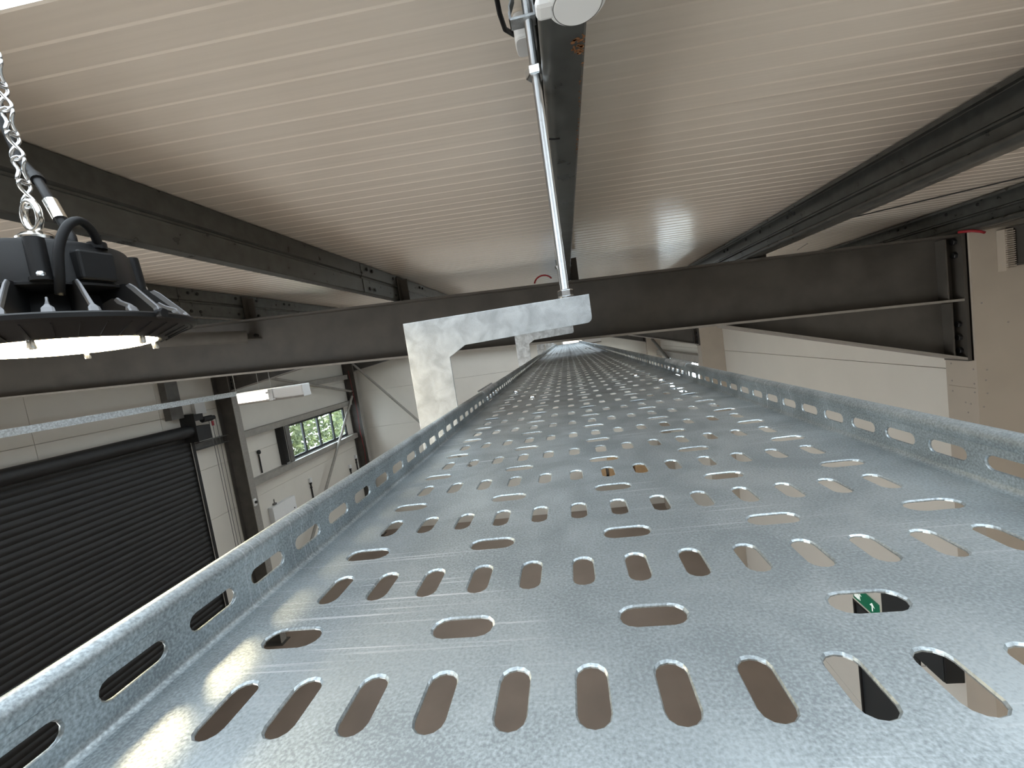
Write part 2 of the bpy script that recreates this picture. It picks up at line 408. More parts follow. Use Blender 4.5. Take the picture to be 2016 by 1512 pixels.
for Y, l in ((3.2, 'beige boarded column at the right edge where the near rafter ends'), (9.35, 'beige boarded column of the second frame further down the right wall'),
             (15.5, 'beige boarded column in the far right corner'), (-2.95, 'beige boarded column behind the camera')): boxed_column(Y, l)

# ---- eaves beam through the boarding, right edge
eb = thing('eaves_beam', 'dark steel eaves beam running into the boarded column at the right edge', 'beam', (2.885, 0, ZT + .16))
MB().box(0, .01, YB, 3.165, .012, .238).build('web', 'steel', eb)
MB().box(-.012, .13, YB, 3.165, .238, .25).build('top_flange', 'steel', eb)
MB().box(-.012, .13, YB, 3.165, 0, .012).build('bottom_flange', 'steel', eb)
bc = thing('board_collar', 'ribbed beige board packing beside the eaves beam end', 'packing', (2.822, 3.10, ZT + .135))
MB().box(0, .05, .012, .068, 0, .265).build('block', 'board', bc)
me = MB().box(0, .048, 0, .012, 0, .007).mesh('ridge', 'board')
for i in range(18): inst('ridge', me, bc, (.001, .001, .012 + i * .0135))
rc = MB().tube([(2.62, 3.19, ZT + .435), (2.66, 3.14, ZT + .425), (2.70, 3.13, ZT + .412), (2.725, 3.13, ZT + .400)], .009, 8).build('cable_tail', 'red', smooth=True)
tag(rc, 'short red cable tail poking out at the top of the boarded column', 'cable')

# ---- purlins
PX = [0.065 + 1.335 * k for k in range(-6, 3)]
def purlin(x, label):
    zt = roof_z(x) - .003; zb = zt - .192; t = .004
    p = thing('purlin', label, 'purlin', (x, 0, zb), 'roof purlins')
    d = zt - zb
    # channel: web with a mid fold, both flanges to -X with lips
    arc = [(-.047 - .019 * math.cos(a), .019 - .019 * math.sin(a)) for a in [math.radians(-75 + 165 * i / 11) for i in range(12)]]
    out = arc + [(-.004, 0), (0, .004), (0, d * .46), (-.010, d * .50), (-.010, d * .54), (0, d * .58), (0, d - .003), (-.003, d), (-.063, d), (-.066, d - .004), (-.066, d - .018)]
    inn = [(-.062, d - .018), (-.062, d - t), (-.006, d - t), (-t, d - .007), (-t, d * .58), (-.014, d * .54), (-.014, d * .5), (-t, d * .46), (-t, .007), (-.006, t)] + [(-.047 - .0155 * math.cos(a), .019 - .0155 * math.sin(a)) for a in [math.radians(90 - 165 * i / 11) for i in range(12)]]
    MB().prism(out + inn, 'y', YB + .01, YF - .01).build('channel_section', 'purlin', p, smooth=30)
    bolt = MB().hexnut((0, 0, 0), .011, .009, axis=(1, 0, 0)).mesh('bolt', 'black')
    bolt2 = MB().hexnut((0, 0, 0), .011, .009, axis=(-1, 0, 0)).mesh('bolt', 'black')
    for Y in (3.295, 9.445):
        # sleeve over the joint, cleat on the rafter
        s = .0035
        sl = MB().prism([(-.004, -.001), (s, .004), (s, d * .46), (s - .008, d * .5), (s - .008, d * .54), (s, d * .58), (s, d - .002), (0.0005, d - .002), (.0005, d * .58), (-.0095, d * .54), (-.0095, d * .5), (.0005, d * .46), (.0005, .001)], 'y', Y - .66, Y + .66).build('sleeve', 'purlin', p)
        for yy in (-.58, -.50, -.12, .12, .50, .58):
            for zz in (.032, d - .032): inst('bolt', bolt, p, (s, Y + yy, zz)); inst('bolt', bolt2, p, (0, Y + yy, zz))
        MB().box(.008, .016, Y - .06, Y + .06, -.009, d - .01).box(.016, .07, Y - .004, Y + .004, -.009, d - .03).build('cleat', 'steel', p)
    return p
for i, x in enumerate(PX):
    purlin(x, ['dark roof purlin, the one nearest the shutter wall', 'dark roof purlin, second from the shutter wall', 'dark roof purlin, third from the shutter wall', 'dark roof purlin, third to the left of the tray', 'dark roof purlin, second to the left of the tray, beyond the hanging lamp',
               'dark roof purlin crossing behind the hanging lamp chain', 'dark roof purlin directly above the cable tray', 'dark roof purlin first to the right of the tray', 'dark roof purlin at the far right above the boarded column'][i])

# rust bloom on the flange of the central purlin (a flake of its own, a hair proud)
cp = [o for o in bpy.data.objects if o.name.startswith('purlin') and abs(o.location.x - .065) < 1e-3][0]
mb = MB()
for i in range(26):
    a = random.uniform(-1, 1); b = random.uniform(-1, 1)
    cx, cy, rr = -.012 + a * .008, .555 + b * .02, random.uniform(.0015, .004)
    if a * a + b * b > 1.1: continue
    mb.cyl((cx, cy, -.0001), (cx, cy, -.0006), rr, 7)
for i in range(46):
    cx, cy, rr = -.0035 + random.uniform(-.002, .001), .53 + .42 * random.random() ** 2, random.uniform(.0008, .0022)
    mb.cyl((cx, cy, -.0001), (cx, cy, -.0005), rr, 6)
ru = mb.build('rust_flakes', 'rust', cp); tag(ru, 'orange rust flakes', kind='stuff')

# ---- bracing tubes
def brace(label, a, b, r, m='steel2', name='brace_tube'):
    a = Vector(a); b = Vector(b); t = thing(name, label, 'brace', a)
    MB().cyl((0, 0, 0), b - a, r, 20).build('tube', m, t, smooth=40)
    d = (b - a).normalized()
    for q, s in ((Vector((0, 0, 0)), -1), (b - a, 1)):
        u = d.orthogonal().normalized(); w = d.cross(u)
        vs = []
        for e in (-.006, .006):
            for c1, c2 in ((-1, 0), (1, 0), (1, 1), (-1, 1)): vs.append(q + w * e + u * (r * .8 * c1) + d * (s * .12 * c2))
        MB().add(vs, [(0, 1, 2, 3), (4, 7, 6, 5), (0, 4, 5, 1), (1, 5, 6, 2), (2, 6, 7, 3), (3, 7, 4, 0)]).build('end_fin', m, t)
        MB().hexnut(q + d * s * .07 + w * .006, .02, .016, axis=w).build('bolt', 'black', t)
brace('grey bracing tube descending across the gable wall behind the bracket', (-7.86, 15.42, ZT + .25), (-3.6, 15.42, ZT - 4.6), .045, 'rail')
brace('thin grey bracing tube under the eaves above the strip window', (-8.2, 10.3, ZT + .40), (-8.2, 15.4, ZT - .66), .040, 'rail')
brace('grey bracing tube slanting down in front of the strip window', (-8.2, 15.45, ZT - .86), (-8.2, 10.6, ZT - 6.1 + .55), .045, 'rail')
brace('grey bracing tube in front of the far right window', (2.85, 15.4, ZT - .35), (2.85, 9.7, ZT - 1.9), .045)
brace('fat grey tie tube bolted to the near rafter beside the hanging lamp', (-2.62, 3.24, ZT + .525), (-4.6, 1.3, ZT + .70), .052)

# ================================================================== CABLE TRAY
P = 0.03; Q = 2.9194 * P; HW = 7.55 * P; TH = 0.0015
tray = thing('cable_tray', 'long galvanised perforated cable tray filling the foreground', 'cable tray', (0, 0, ZT))
def slot(cx, cy, L, Wd, along, n=7):
    """outline of a round-ended slot, counter-clockwise, from +x"""
    r = Wd / 2; h = L / 2 - r; pts = []
    for i in range(2 * n):
        if along == 'x':
            a = -PI / 2 + PI * (i % n) / (n - 1) if i < n else PI / 2 + PI * (i % n) / (n - 1)
            ox = h if i < n else -h; pts.append((cx + ox + r * math.cos(a), cy + r * math.sin(a)))
        else:
            a = PI * (i % n) / (n - 1) if i < n else PI + PI * (i % n) / (n - 1)
            oy = h if i < n else -h; pts.append((cx + r * math.cos(a), cy + oy + r * math.sin(a)))
    return pts
def cell(mb, x0, x1, y0, y1, out, T, rim=0.0010):
    """rectangle with a slot: T maps (x,y,depth) to 3-D; depth 0 = top, 1 = under side"""
    cx = sum(p[0] for p in out) / len(out); cy = sum(p[1] for p in out) / len(out)
    n = len(out); bnd = []
    corners = [(x0, y0), (x1, y0), (x1, y1), (x0, y1)]
    for px, py in out:
        dx, dy = px - cx, py - cy
        tx = ((x1 - cx) / dx if dx > 1e-9 else (x0 - cx) / dx if dx < -1e-9 else 1e9)
        ty = ((y1 - cy) / dy if dy > 1e-9 else (y0 - cy) / dy if dy < -1e-9 else 1e9)
        t = min(tx, ty); bnd.append((cx + dx * t, cy + dy * t))
    # snap the nearest boundary point to every corner
    for c in corners:
        i = min(range(n), key=lambda k: (bnd[k][0] - c[0]) ** 2 + (bnd[k][1] - c[1]) ** 2); bnd[i] = c
    def sc(k):
        res = []
        for px, py in out:
            dx, dy = px - cx, py - cy; l = math.hypot(dx, dy); res.append((px + dx / l * k, py + dy / l * k))
        return res
    ring = [[T(*p, 0) for p in bnd], [T(*p, 0) for p in sc(rim)], [T(*p, .55) for p in out], [T(*p, 1) for p in out], [T(*p, 1) for p in bnd]]
    vs = [v for r in ring for v in r]; fs = []
    for q in range(4): fs += [(q * n + i, q * n + (i + 1) % n, q * n + n + (i + 1) % n, q * n + n + i) for i in range(n)]
    mb.add(vs, fs)
def plate(mb, x0, x1, y0, y1, T):
    vs = [T(x0, y0, 0), T(x1, y0, 0), T(x1, y1, 0), T(x0, y1, 0), T(x0, y0, 1), T(x1, y0, 1), T(x1, y1, 1), T(x0, y1, 1)]
    mb.add(vs, [(0, 1, 2, 3), (4, 7, 6, 5)])
SF = Q / 2                                   # pitch of the slots in the side flanges
def tray_section(k0, k1):
    """rows k0..k1-1 of the pattern; row k has long slots at Y = k*Q and cross slots half way to the next"""
    bed = MB()
    T = lambda x, y, d: (x, y, -TH * d)
    xe = HW - 0.0035
    for k in range(k0, k1):
        y = k * Q; ya, yb, yc = y - .020, y + .020, y + Q - .020
        for i in range(13):
            x = (i - 6) * P
            cell(bed, x - P / 2, x + P / 2, ya, yb, slot(x, y, .0290, .0118, 'y'), T)
        plate(bed, -xe, -6.5 * P, ya, yb, T); plate(bed, 6.5 * P, xe, ya, yb, T)
        for i in range(5):
            x = (3 * i - 6) * P; cell(bed, x - P, x + P, yb, yc, slot(x, y + Q / 2, .0300, .0150, 'x'), T)
            if i < 4: plate(bed, x + P, x + 2 * P, yb, yc, T)
        plate(bed, -xe, -7 * P, yb, yc, T); plate(bed, 7 * P, xe, yb, yc, T)
    sec = bed.build('tray_bed', 'tray', tray)
    ya, yb = k0 * Q - .020, k1 * Q - .020
    for s in (-1, 1):
        fb = MB(); xf = s * HW
        T2 = lambda u, z, d, xf=xf, s=s: (xf + s * TH * d, u, z)
        j = math.ceil((ya - .006) / SF + .5)
        while (j + .5) * SF + .006 < yb + 1e-6 or j * SF + .006 < yb - .02:
            c = j * SF + .006; a, b = max(c - SF / 2, ya), min(c + SF / 2, yb)
            if a < c - .017 and b > c + .017: cell(fb, a, b, .0040, .0255, slot(c, .0152, .0300, .0090, 'x'), T2, .0008)
            else: plate(fb, a, b, .0040, .0255, T2)
            j += 1
        # foot radius and the rolled bead along the top
        foot = [(xf - s * .0035, 0), (xf - s * .0015, .0006), (xf - s * .0004, .0018), (xf, .0040)]
        rb = .0062; bx_ = xf + s * (rb - .0020)
        bead = [(xf, .0255), (xf - s * .0010, .0262)]
        for i in range(11):
            a = PI * (1.0 - i * .125)
            bead.append((bx_ + s * rb * math.cos(a), .0302 + rb * math.sin(a)))
        bead += [(bx_ + s * rb, .0262)]
        for chain in (foot, bead):
            n = len(chain); vs = [(x, ya, z) for x, z in chain] + [(x, yb, z) for x, z in chain]
            fb.add(vs, [(i, i + 1, n + i + 1, n + i) for i in range(n - 1)])
        fo = fb.build('side_flange', 'tray', tray, smooth=40)
K0, KJ, K1 = -9, 11, 103
for a, b in ((K0, KJ), (KJ, 45), (45, 79), (79, K1)): tray_section(a, b)
# couplers on the joints
def dome_bolt():
    return MB().lathe([(0, .0055), (.004, .005), (.0068, .0028), (.0075, 0)], n=14).cyl((0, 0, -.012), (0, 0, 0), .003, 8).mesh('bolt', 'zinc', 40)
BOLT = dome_bolt()
SQW = MB().lathe([(.0035, 0), (.009, 0), (.009, .0014), (.0035, .0014)], n=18, closed=True).mesh('washer', 'zinc', 30)
for kj in (KJ, 45, 79):
    yj = kj * Q - .02
    for s in (-1, 1):
        x = s * (HW + TH + .0007)
        MB().prism([(x, .004), (x, .024), (x + s * .011, .0385), (x + s * .012, .0385), (x + s * .0012, .0235), (x + s * .0012, .004)], 'y', yj - .1, yj + .1).build('coupler_plate', 'galv', tray)
        # cap over the bead
        cap = []
        for i in range(9):
            a = PI * (1.05 - i * .14); cap.append((s * (HW + .0042) + s * .0074 * math.cos(a), .0302 + .0074 * math.sin(a)))
        cap += [(s * (HW + .0042) + (px - s * (HW + .0042)) * .87, .0302 + (pz - .0302) * .87) for px, pz in reversed(cap)]
        MB().prism(cap, 'y', yj - .1, yj + .1).build('coupler_cap', 'galv', tray, smooth=40)
        for dy in (-1.5, -.5, .5, 1.5):
            c = (round((yj + dy * SF) / SF)) * SF + .006
            inst('bolt', BOLT, tray, (s * HW, c, .0152), (0, -s * PI / 2, 0))
    for xx, yy in ((-4.0, -.5), (6.0, -.5), (-6, .5), (5.0, .5)):
        yb_ = (kj + yy) * Q - (0 if yy > 0 else 0) + Q * .5 * (1 if yy > 0 else 0) - Q * .5 * (0 if yy > 0 else 1)
        inst('washer', SQW, tray, (xx * P, yb_ + .02, 0)); inst('bolt', BOLT, tray, (xx * P, yb_ + .02, .0014))

# ================================================================== HANGER BRACKETS AND RODS
def bracket_parts(parent):
    xo, xi = -10.59 * P, -7.95 * P; zt = .2005; za = .1505; zbm = -.0025
    xr = .95 * P; r = .010
    out = [(xo, -.045), (xo, zt), (xr, zt), (xr, za + r)]
    out += [(xr - r + r * math.cos(a), za + r - r * math.sin(a)) for a in (PI / 8, PI / 4, 3 * PI / 8, PI / 2)]
    out += [(-6.88 * P, za - .006), (-7.88 * P, .1275), (xi, .1265), (xi, zbm - .0), (7.4 * P, zbm), (7.4 * P, -.03), (6.6 * P, -.045)]
    t = .0025
    MB().prism(out, 'y', -t, 0).build('plate', 'galv', parent, bevel=.0006)
    MB().box(xo, xr, 0, .030, zt - t, zt).build('top_return', 'galv', parent, bevel=.0006)
    MB().box(xo, xo + t, 0, .030, -.045, zt - t).build('side_return', 'galv', parent, bevel=.0006)
    MB().box(xi, 7.4 * P, 0, .030, zbm - t, zbm).build('tray_rest', 'galv', parent)
RX = -.39 * P
def thread(mb, z0, z1, r, pitch=.00175, n=14, helix=True):
    turns = int((z1 - z0) / pitch); m = turns * n; vs = []; fs = []
    # a sharp helix: crest and root edge per turn
    for i in range(m + 1):
        a = 2 * PI * i / n; z = z0 + pitch * i / n
        vs.append((r * math.cos(a), r * math.sin(a), z)); vs.append((r * .84 * math.cos(a), r * .84 * math.sin(a), z + pitch * .5))
    for i in range(m):
        fs.append((2 * i, 2 * i + 2, 2 * i + 3, 2 * i + 1))
        if i + n + 1 <= m: fs.append((2 * i + 1, 2 * i + 3, 2 * (i + 1 + n), 2 * (i + n)))
    mb.add(vs, fs); mb.cyl((0, 0, z0 + pitch), (0, 0, z1 - pitch), r * .80, n); return mb
ROD_R = .0078
def hanger(Y, first, lab_b, lab_r, top):
    b = thing('tray_bracket', lab_b, 'bracket', (0, Y, ZT), 'tray hanger brackets')
    bracket_parts(b)
    rod = thing('threaded_rod', lab_r, 'rod', (RX, Y + .014, ZT + .17), 'threaded hanger rods')
    if first: thread(MB(), 0, top - .17, ROD_R).build('rod', 'rod', rod)
    else: MB().cyl((0, 0, 0), (0, 0, top - .17), ROD_R * .9, 12).build('rod', 'rod', rod, smooth=40)
    MB().lathe([(.0075, .0305), (.0165, .0305), (.0165, .0330), (.0075, .0330)], n=28, closed=True).build('washer', 'zinc', rod, smooth=30)
    MB().hexnut((0, 0, .0330), .0145, .013, rot=.35).build('nut', 'zinc', rod, bevel=.0006)
    MB().hexnut((0, 0, .012), .0145, .013, rot=.35).build('nut', 'zinc', rod)
    return rod
HY = [.652, 2.45, 4.25, 6.05, 7.85]
LB = ['galvanised C-shaped bracket nearest the camera, hung on the thick threaded rod', 'galvanised C-shaped bracket second from the camera, just under the near rafter', 'galvanised C-shaped bracket third along the tray', 'galvanised C-shaped bracket fourth along the tray', 'galvanised C-shaped bracket at the far end of the tray']
LR = ['bright zinc threaded rod holding the nearest bracket', 'thin looking threaded rod of the second bracket, close left of the nearest rod', 'threaded rod of the third bracket beyond the near rafter', 'threaded rod of the fourth bracket', 'threaded rod of the farthest bracket']
for i, Y in enumerate(HY):
    rod = hanger(Y, i == 0, LB[i], LR[i], .715 if i == 0 else .66)
    zf = roof_z(.065) - .003 - .192 - (ZT + .17)           # level of the purlin's bottom flange in rod space
    # purlin clip: claw over the lip with a threaded boss, locked by a nut
    cl = MB().box(-.010, .016, -.012, .012, zf + .021, zf + .026).box(.0, .016, -.012, .012, zf - .008, zf - .004).box(-.0105, -.0085, -.012, .012, zf - .008, zf + .026)
    if i: cl.build('purlin_clip', 'galv', rod)
    nz = ZT + .588 - (ZT + .17) - .0065
    MB().hexnut((0, 0, nz + .001 if i == 0 else zf - .022), .0175, .0165, rot=.2).build('nut', 'zinc', rod, bevel=.0006)
# strap hanger on top of the near rod
sh = thing('strap_hanger', 'small bent zinc strap hanger at the top of the nearest rod', 'hanger', (RX - .006, HY[0] + .014, ZT + .679))
pr_ = [(-.0245, .0), (.0185, 0), (.0185, .022), (.010, .040), (.010, .069), (.0075, .069), (.0075, .039), (.016, .021), (.016, .003), (-.022, .003), (-.022, .021), (-.0135, .039), (-.0135, .069), (-.016, .069), (-.016, .040), (-.0245, .022)]
MB().prism(pr_, 'y', -.011, .011).build('strap', 'galv', sh, bevel=.0006)
MB().box(-.026, .020, -.013, .013, -.003, 0).box(-.026, -.0245, -.013, .013, -.003, .012).box(.0185, .020, -.013, .013, -.003, .012).build('saddle', 'galv', sh)
# black mark clip on the purlin flange
tc_ = MB().tube([(-.001, .83, ZT + .5485), (.012, .832, ZT + .5465), (.022, .836, ZT + .5475)], .0018, 6).build('cable_tie', 'rubber'); tag(tc_, 'black cable tie tail under the central purlin', 'cable tie')

# ---- white sensor at the top edge
cs = thing('ceiling_sensor', 'white round sensor on the central purlin at the top edge', 'sensor', (.048, .445, ZT + .535))
MB().lathe([(0, -.002), (.0300, -.002), (.0305, -.0015), (.0305, 0), (.0320, .0), (.0365, .003), (.039, .008), (.039, .015), (.036, .0165), (0, .0165)], n=56).build('body', 'white', cs, smooth=35)
MB().lathe([(.0302, -.0022), (.0308, -.0022), (.0308, -.0005), (.0302, -.0005)], n=56, closed=True).build('seam_ring', 'steel2', cs)
MB().lathe([(0, -.0026), (.0290, -.0026), (.0296, -.002), (0, -.002)], n=56).build('lens_cap', 'white', cs, smooth=35)
MB().box(-.052, -.024, -.012, .016, .000, .014).build('side_lobe', 'white', cs, bevel=.006)
cs.rotation_euler = (math.radians(-6), 0, 0)
jb = thing('junction_box', 'white rounded junction box behind the top of the nearest rod', 'junction box', (-.020, .765, ZT + .700))
prof = [(.021 * (abs(math.cos(a)) ** .5) * (1 if math.cos(a) >= 0 else -1), .030 * (abs(math.sin(a)) ** .5) * (1 if math.sin(a) >= 0 else -1)) for a in [2 * PI * i / 32 for i in range(32)]]
MB().prism(prof, 'z', .0, .046).build('body', 'white', jb, smooth=30, bevel=.004)
MB().prism([(x * .94, y * .94) for x, y in prof], 'z', -.003, 0).build('cover', 'offwhite', jb, smooth=30, bevel=.001)
ct = MB().tube([(-.041, .77, ZT + .728), (-.056, .74, ZT + .722), (-.060, .70, ZT + .724), (-.060, .6, ZT + .735), (-.06, .45, ZT + .74)], .0045, 10).build('sensor_cable', 'rubber', smooth=True); tag(ct, 'black cable looping from the junction box at the top edge', 'cable')

# red cable loop behind the near rod
rl = MB().tube([(-.13 + .07 * math.cos(a), 3.26, ZT + .56 + .06 * math.sin(a)) for a in [PI * (.15 + .8 * i / 12) for i in range(13)]], .006, 8).build('red_cable_loop', 'red', smooth=True); tag(rl, 'dark red cable loop on top of the near rafter beside the rod', 'cable')
bw = MB().tube([(1.42, 3.55, roof_z(1.42) - .012), (1.95, 3.24, roof_z(1.95) - .012), (2.54, 2.65, roof_z(2.54) - .012), (2.9, 2.3, roof_z(2.9) - .012)], .004, 6).build('roof_cable', 'rubber', smooth=True); tag(bw, 'thin black cable strung across the liner at the right', 'cable')
ww = MB().tube([(1.60, 3.0, ZT + .50), (1.63, 3.19, ZT + .49)], .003, 6).build('tie_wire', 'edge'); tag(ww, 'short loose wire between right purlin and near rafter', 'wire')

# ================================================================== HIGH-BAY LAMP
def highbay(loc, label, detail=True):
    L = thing('high_bay_lamp', label, 'lamp', loc, 'round high-bay lamps')
    R = .15
    # rim ring and finned dish under it
    MB().lathe([(R - .014, .006), (R - .002, .006), (R, .004), (R, -.001), (R - .006, -.004), (R - .014, -.002)], n=96, closed=True).build('rim', 'blackm', L, smooth=40)
    MB().lathe([(.100, -.0165), (.104, -.0185), (.110, -.0175), (R - .008, -.003), (R - .009, 0), (.112, -.010), (.104, -.0145)], n=96, closed=True).build('reflector_dish', 'blackm', L, smooth=40)
    MB().lathe([(0, -.0215), (.060, -.0213), (.090, -.0205), (.0995, -.0185), (.1, -.0165), (0, -.0160)], n=72).build('lens', 'lens', L, smooth=40)
    MB().lathe([(.0, -.008), (.098, -.010), (.098, -.014), (0, -.014)], n=48).build('heat_plate', 'blackm', L)
    MB().lathe([(.0, .04), (.066, .04), (.072, .012), (.085, -.004), (0, -.004)], n=48).build('core', 'blackm', L, smooth=40)
    nf = 24
    # fins: tall and short alternate; outer edge sloping, thick pale foot
    def fin(tall):
        mb = MB(); t = .0011
        h = .050 if tall else .027; r0 = .062 if tall else .092
        rt_ = R - .046 if tall else R - .034
        prof = [(r0, -.002), (R - .006, -.002), (R - .010, .008), (rt_ + .010, h - .006), (rt_ + .004, h - .0015), (rt_ - .004, h), (r0, h - .004)]
        vs = [(x, -t, z) for x, z in prof] + [(x, t, z) for x, z in prof]; n = len(prof)
        mb.add(vs, [tuple(range(n)), tuple(range(2 * n - 1, n - 1, -1))] + [(i, (i + 1) % n, n + (i + 1) % n, n + i) for i in range(n)])
        return mb.mesh('fin', 'fin')
    def edge(tall):
        mb = MB(); h = .050 if tall else .027; rt_ = R - .046 if tall else R - .034
        path = [(R - .004, .004, .0058), (R - .0075, .011, .0052), (R - .0105, .015, .0020), (rt_ + .0104, h - .006, .0014), (rt_ + .004, h - .001, .0013)]
        vs = []; fs = []
        for x, z, w in path: vs += [(x, -w, z), (x + .0008, -w * .6, z + .0006), (x + .0008, w * .6, z + .0006), (x, w, z), (x - .006, w * .8, z - .002), (x - .006, -w * .8, z - .002)]
        for i in range(len(path) - 1):
            for k in range(6): fs.append((i * 6 + k, i * 6 + (k + 1) % 6, i * 6 + 6 + (k + 1) % 6, i * 6 + 6 + k))
        fs += [tuple(range(5, -1, -1)), tuple(range(len(path) * 6 - 6, len(path) * 6))]
        return mb.add(vs, fs).mesh('fin_edge', 'finedge')
    ft, fs_, et, es = fin(True), fin(False), edge(True), edge(False)
    for i in range(nf):
        a = 2 * PI * (i + .35) / nf; tall = i % 2 == 0
        f_ = inst('fin', ft if tall else fs_, L, (0, 0, 0), (0, 0, a))
        if detail:
            e_ = bpy.data.objects.new('fin_edge', et if tall else es); COL.objects.link(e_); e_.parent = f_
    # radial ribs under the dish, lens screws
    rib = MB().add([(.112, -.0006, -.0185), (R - .012, -.0006, -.0055), (R - .012, .0006, -.0055), (.112, .0006, -.0185), (.112, -.0006, -.015), (R - .012, -.0006, -.002), (R - .012, .0006, -.002), (.112, .0006, -.015)],
                   [(0, 1, 2, 3), (4, 7, 6, 5), (0, 4, 5, 1), (1, 5, 6, 2), (2, 6, 7, 3), (3, 7, 4, 0)]).mesh('dish_rib', 'blackm')
    scr = MB().lathe([(0, -.0285), (.0035, -.028), (.0042, -.0265), (.0042, -.018), (0, -.018)], n=12).mesh('lens_screw', 'chrome', 40)
    if detail:
        for i in range(36): inst('dish_rib', rib, L, (0, 0, 0), (0, 0, 2 * PI * i / 36))
    for i in range(6): inst('lens_screw', scr, L, (.1035 * math.cos(PI / 3 * i + .15), .1035 * math.sin(PI / 3 * i + .15), 0))
    # driver housing
    n = 72; drv = []
    for r, z in ((.082, .0455), (.096, .0460), (.096, .0490), (.0915, .0510), (.0875, .096), (.085, .1005), (.080, .1025)): drv.append((r, z))
    MB().lathe(drv, n=n).build('driver_housing', 'blackm', L, smooth=35)
    MB().lathe([(.0, .1015), (.078, .1025), (.030, .107), (.028, .116), (.026, .119), (0, .119)], n=40).build('housing_top', 'blackm', L, smooth=35)
    lug = MB().cyl((.091, 0, .050), (.088, 0, .100), .0095, 14).cyl((.0955, 0, .0495), (.0955, 0, .0535), .011, 14).mesh('lug', 'blackm', 40)
    lscr = MB().lathe([(0, .0610), (.0045, .0600), (.0055, .0580), (.0055, .0535), (0, .0535)], c=(.0955, 0, 0), n=12).mesh('lug_screw', 'zinc', 40)
    for k in range(4):
        a = math.radians(-40 + 90 * k)
        inst('lug', lug, L, (0, 0, 0), (0, 0, a)); inst('lug_screw', lscr, L, (0, 0, 0), (0, 0, a))
    pb = MB().box(.082, .100, -.020, .020, .052, .088).build('gland_block', 'blackm', L, bevel=.003); pb.rotation_euler = (0, 0, math.radians(-9))
    MB().cyl((R - .002, 0, .003), (R + .006, 0, .003), .0055, 12).hexnut((R + .004, 0, .003), .0065, .005, axis=(1, 0, 0)).build('rim_lug', 'blackm', L, smooth=40)
    # flex from the driver to the lamp body
    kp = [Vector(p) for p in ((.080, -.052, .034), (.090, -.056, .055), (.095, -.054, .085), (.099, -.044, .110), (.100, -.030, .121), (.097, -.016, .117), (.090, -.004, .106), (.082, .002, .098))]
    c0 = []
    for q in range(len(kp) - 1):
        p0, p1, p2, p3 = kp[max(q - 1, 0)], kp[q], kp[q + 1], kp[min(q + 2, len(kp) - 1)]
        for t in (0, .25, .5, .75):
            c0.append(.5 * ((2 * p1) + (p2 - p0) * t + (2 * p0 - 5 * p1 + 4 * p2 - p3) * t * t + (3 * p1 - p0 - 3 * p2 + p3) * t ** 3))
    c0.append(kp[-1])
    MB().tube(c0, .0050, 12).build('flex', 'rubber', L, smooth=True)
    MB().cyl((c0[-1][0], c0[-1][1], .096), (c0[-1][0], c0[-1][1], .104), .010, 14).build('cable_gland', 'rubber', L, smooth=40)
    # eye bolt on top
    MB().lathe([(0, .119), (.021, .119), (.021, .124), (.014, .130), (.010, .131), (0, .131)], n=24).build('eye_base', 'chrome', L, smooth=40)
    MB().tube([(.0 + .0115 * math.cos(a), 0, .1525 + .0185 * math.sin(a)) for a in [2 * PI * i / 20 for i in range(20)]], .0042, 10, closed=True).build('eye', 'chrome', L, smooth=True)
    MB().cyl((-.030, -.008, .118), (-.016, -.004, .118), .0042, 10).hexnut((-.036, -.0095, .118), .0065, .006, axis=(1, .27, 0)).build('locking_screw', 'chrome', L)
    return L
LP = (-.677, .358, ZT + .234)
lamp = highbay(LP, 'black round high-bay lamp, lit, with fins, hanging at the left edge')
lamp.rotation_euler = (0, 0, 0)
for (x, y, z), l in (((-4.6, .36, .234), 'added unseen lit high-bay lamp beyond the left edge of the picture'), ((-4.9, 6.4, .42), 'added unseen lit high-bay lamp behind the near rafter, left'),
                     ((.75, 6.4, .38), 'added unseen lit high-bay lamp behind the near rafter, right'), ((-4.9, 12.6, .42), 'added unseen lit high-bay lamp in the last bay, left'), ((-.7, 12.6, .42), 'added unseen lit high-bay lamp in the last bay, right'),
                     ((-4.6, -4.6, .234), 'added unseen lit high-bay lamp behind the camera, left'), ((-.7, -4.6, .234), 'added unseen lit high-bay lamp behind the camera, right')):
    c = copy_tree(lamp); c.location = (x, y, ZT + z); c['label'] = l  # unseen copies of the lamp, added to light the hall
    MB().cyl((0, 0, .165), (0, 0, roof_z(x) - ZT - z - .002), .004, 8).build('suspension_rod', 'zinc', c)

# ---- chain of twisted figure-eight links, hook and flex of the visible lamp
ch = thing('hanging_chain', 'bright zinc chain of twisted links holding the high-bay lamp', 'chain', (LP[0], LP[1], LP[2] + .162))
def link8(Lh=.017, w=.0072, r=.0021):
    pts = []
    for i in range(36):
        t = 2 * PI * i / 36
        x = w * math.sin(2 * t); z = Lh * math.cos(t)
        y = .0022 * math.sin(t)
        tw = .8 * z / Lh
        pts.append((x * math.cos(tw) - y * math.sin(tw), x * math.sin(tw) + y * math.cos(tw), z))
    return MB().tube(pts, r, 8, closed=True).mesh('link', 'zinc', True)
LK = link8(); zc = .018; i = 0
while LP[2] + .162 + zc < roof_z(LP[0]) - .01:
    inst('link', LK, ch, (0, 0, zc), (0, 0, math.radians(55 + 90 * (i % 2)))); zc += .0300; i += 1
MB().tube([(0, 0, zc - .012), (.006, 0, zc - .004), (0, 0, zc + .004), (0, 0, zc + .02)], .003, 8).build('ceiling_hook', 'zinc', ch, smooth=True)
fx = thing('lamp_flex', 'black flex with a silver sleeve running beside the lamp chain', 'cable', (LP[0], LP[1], LP[2]))
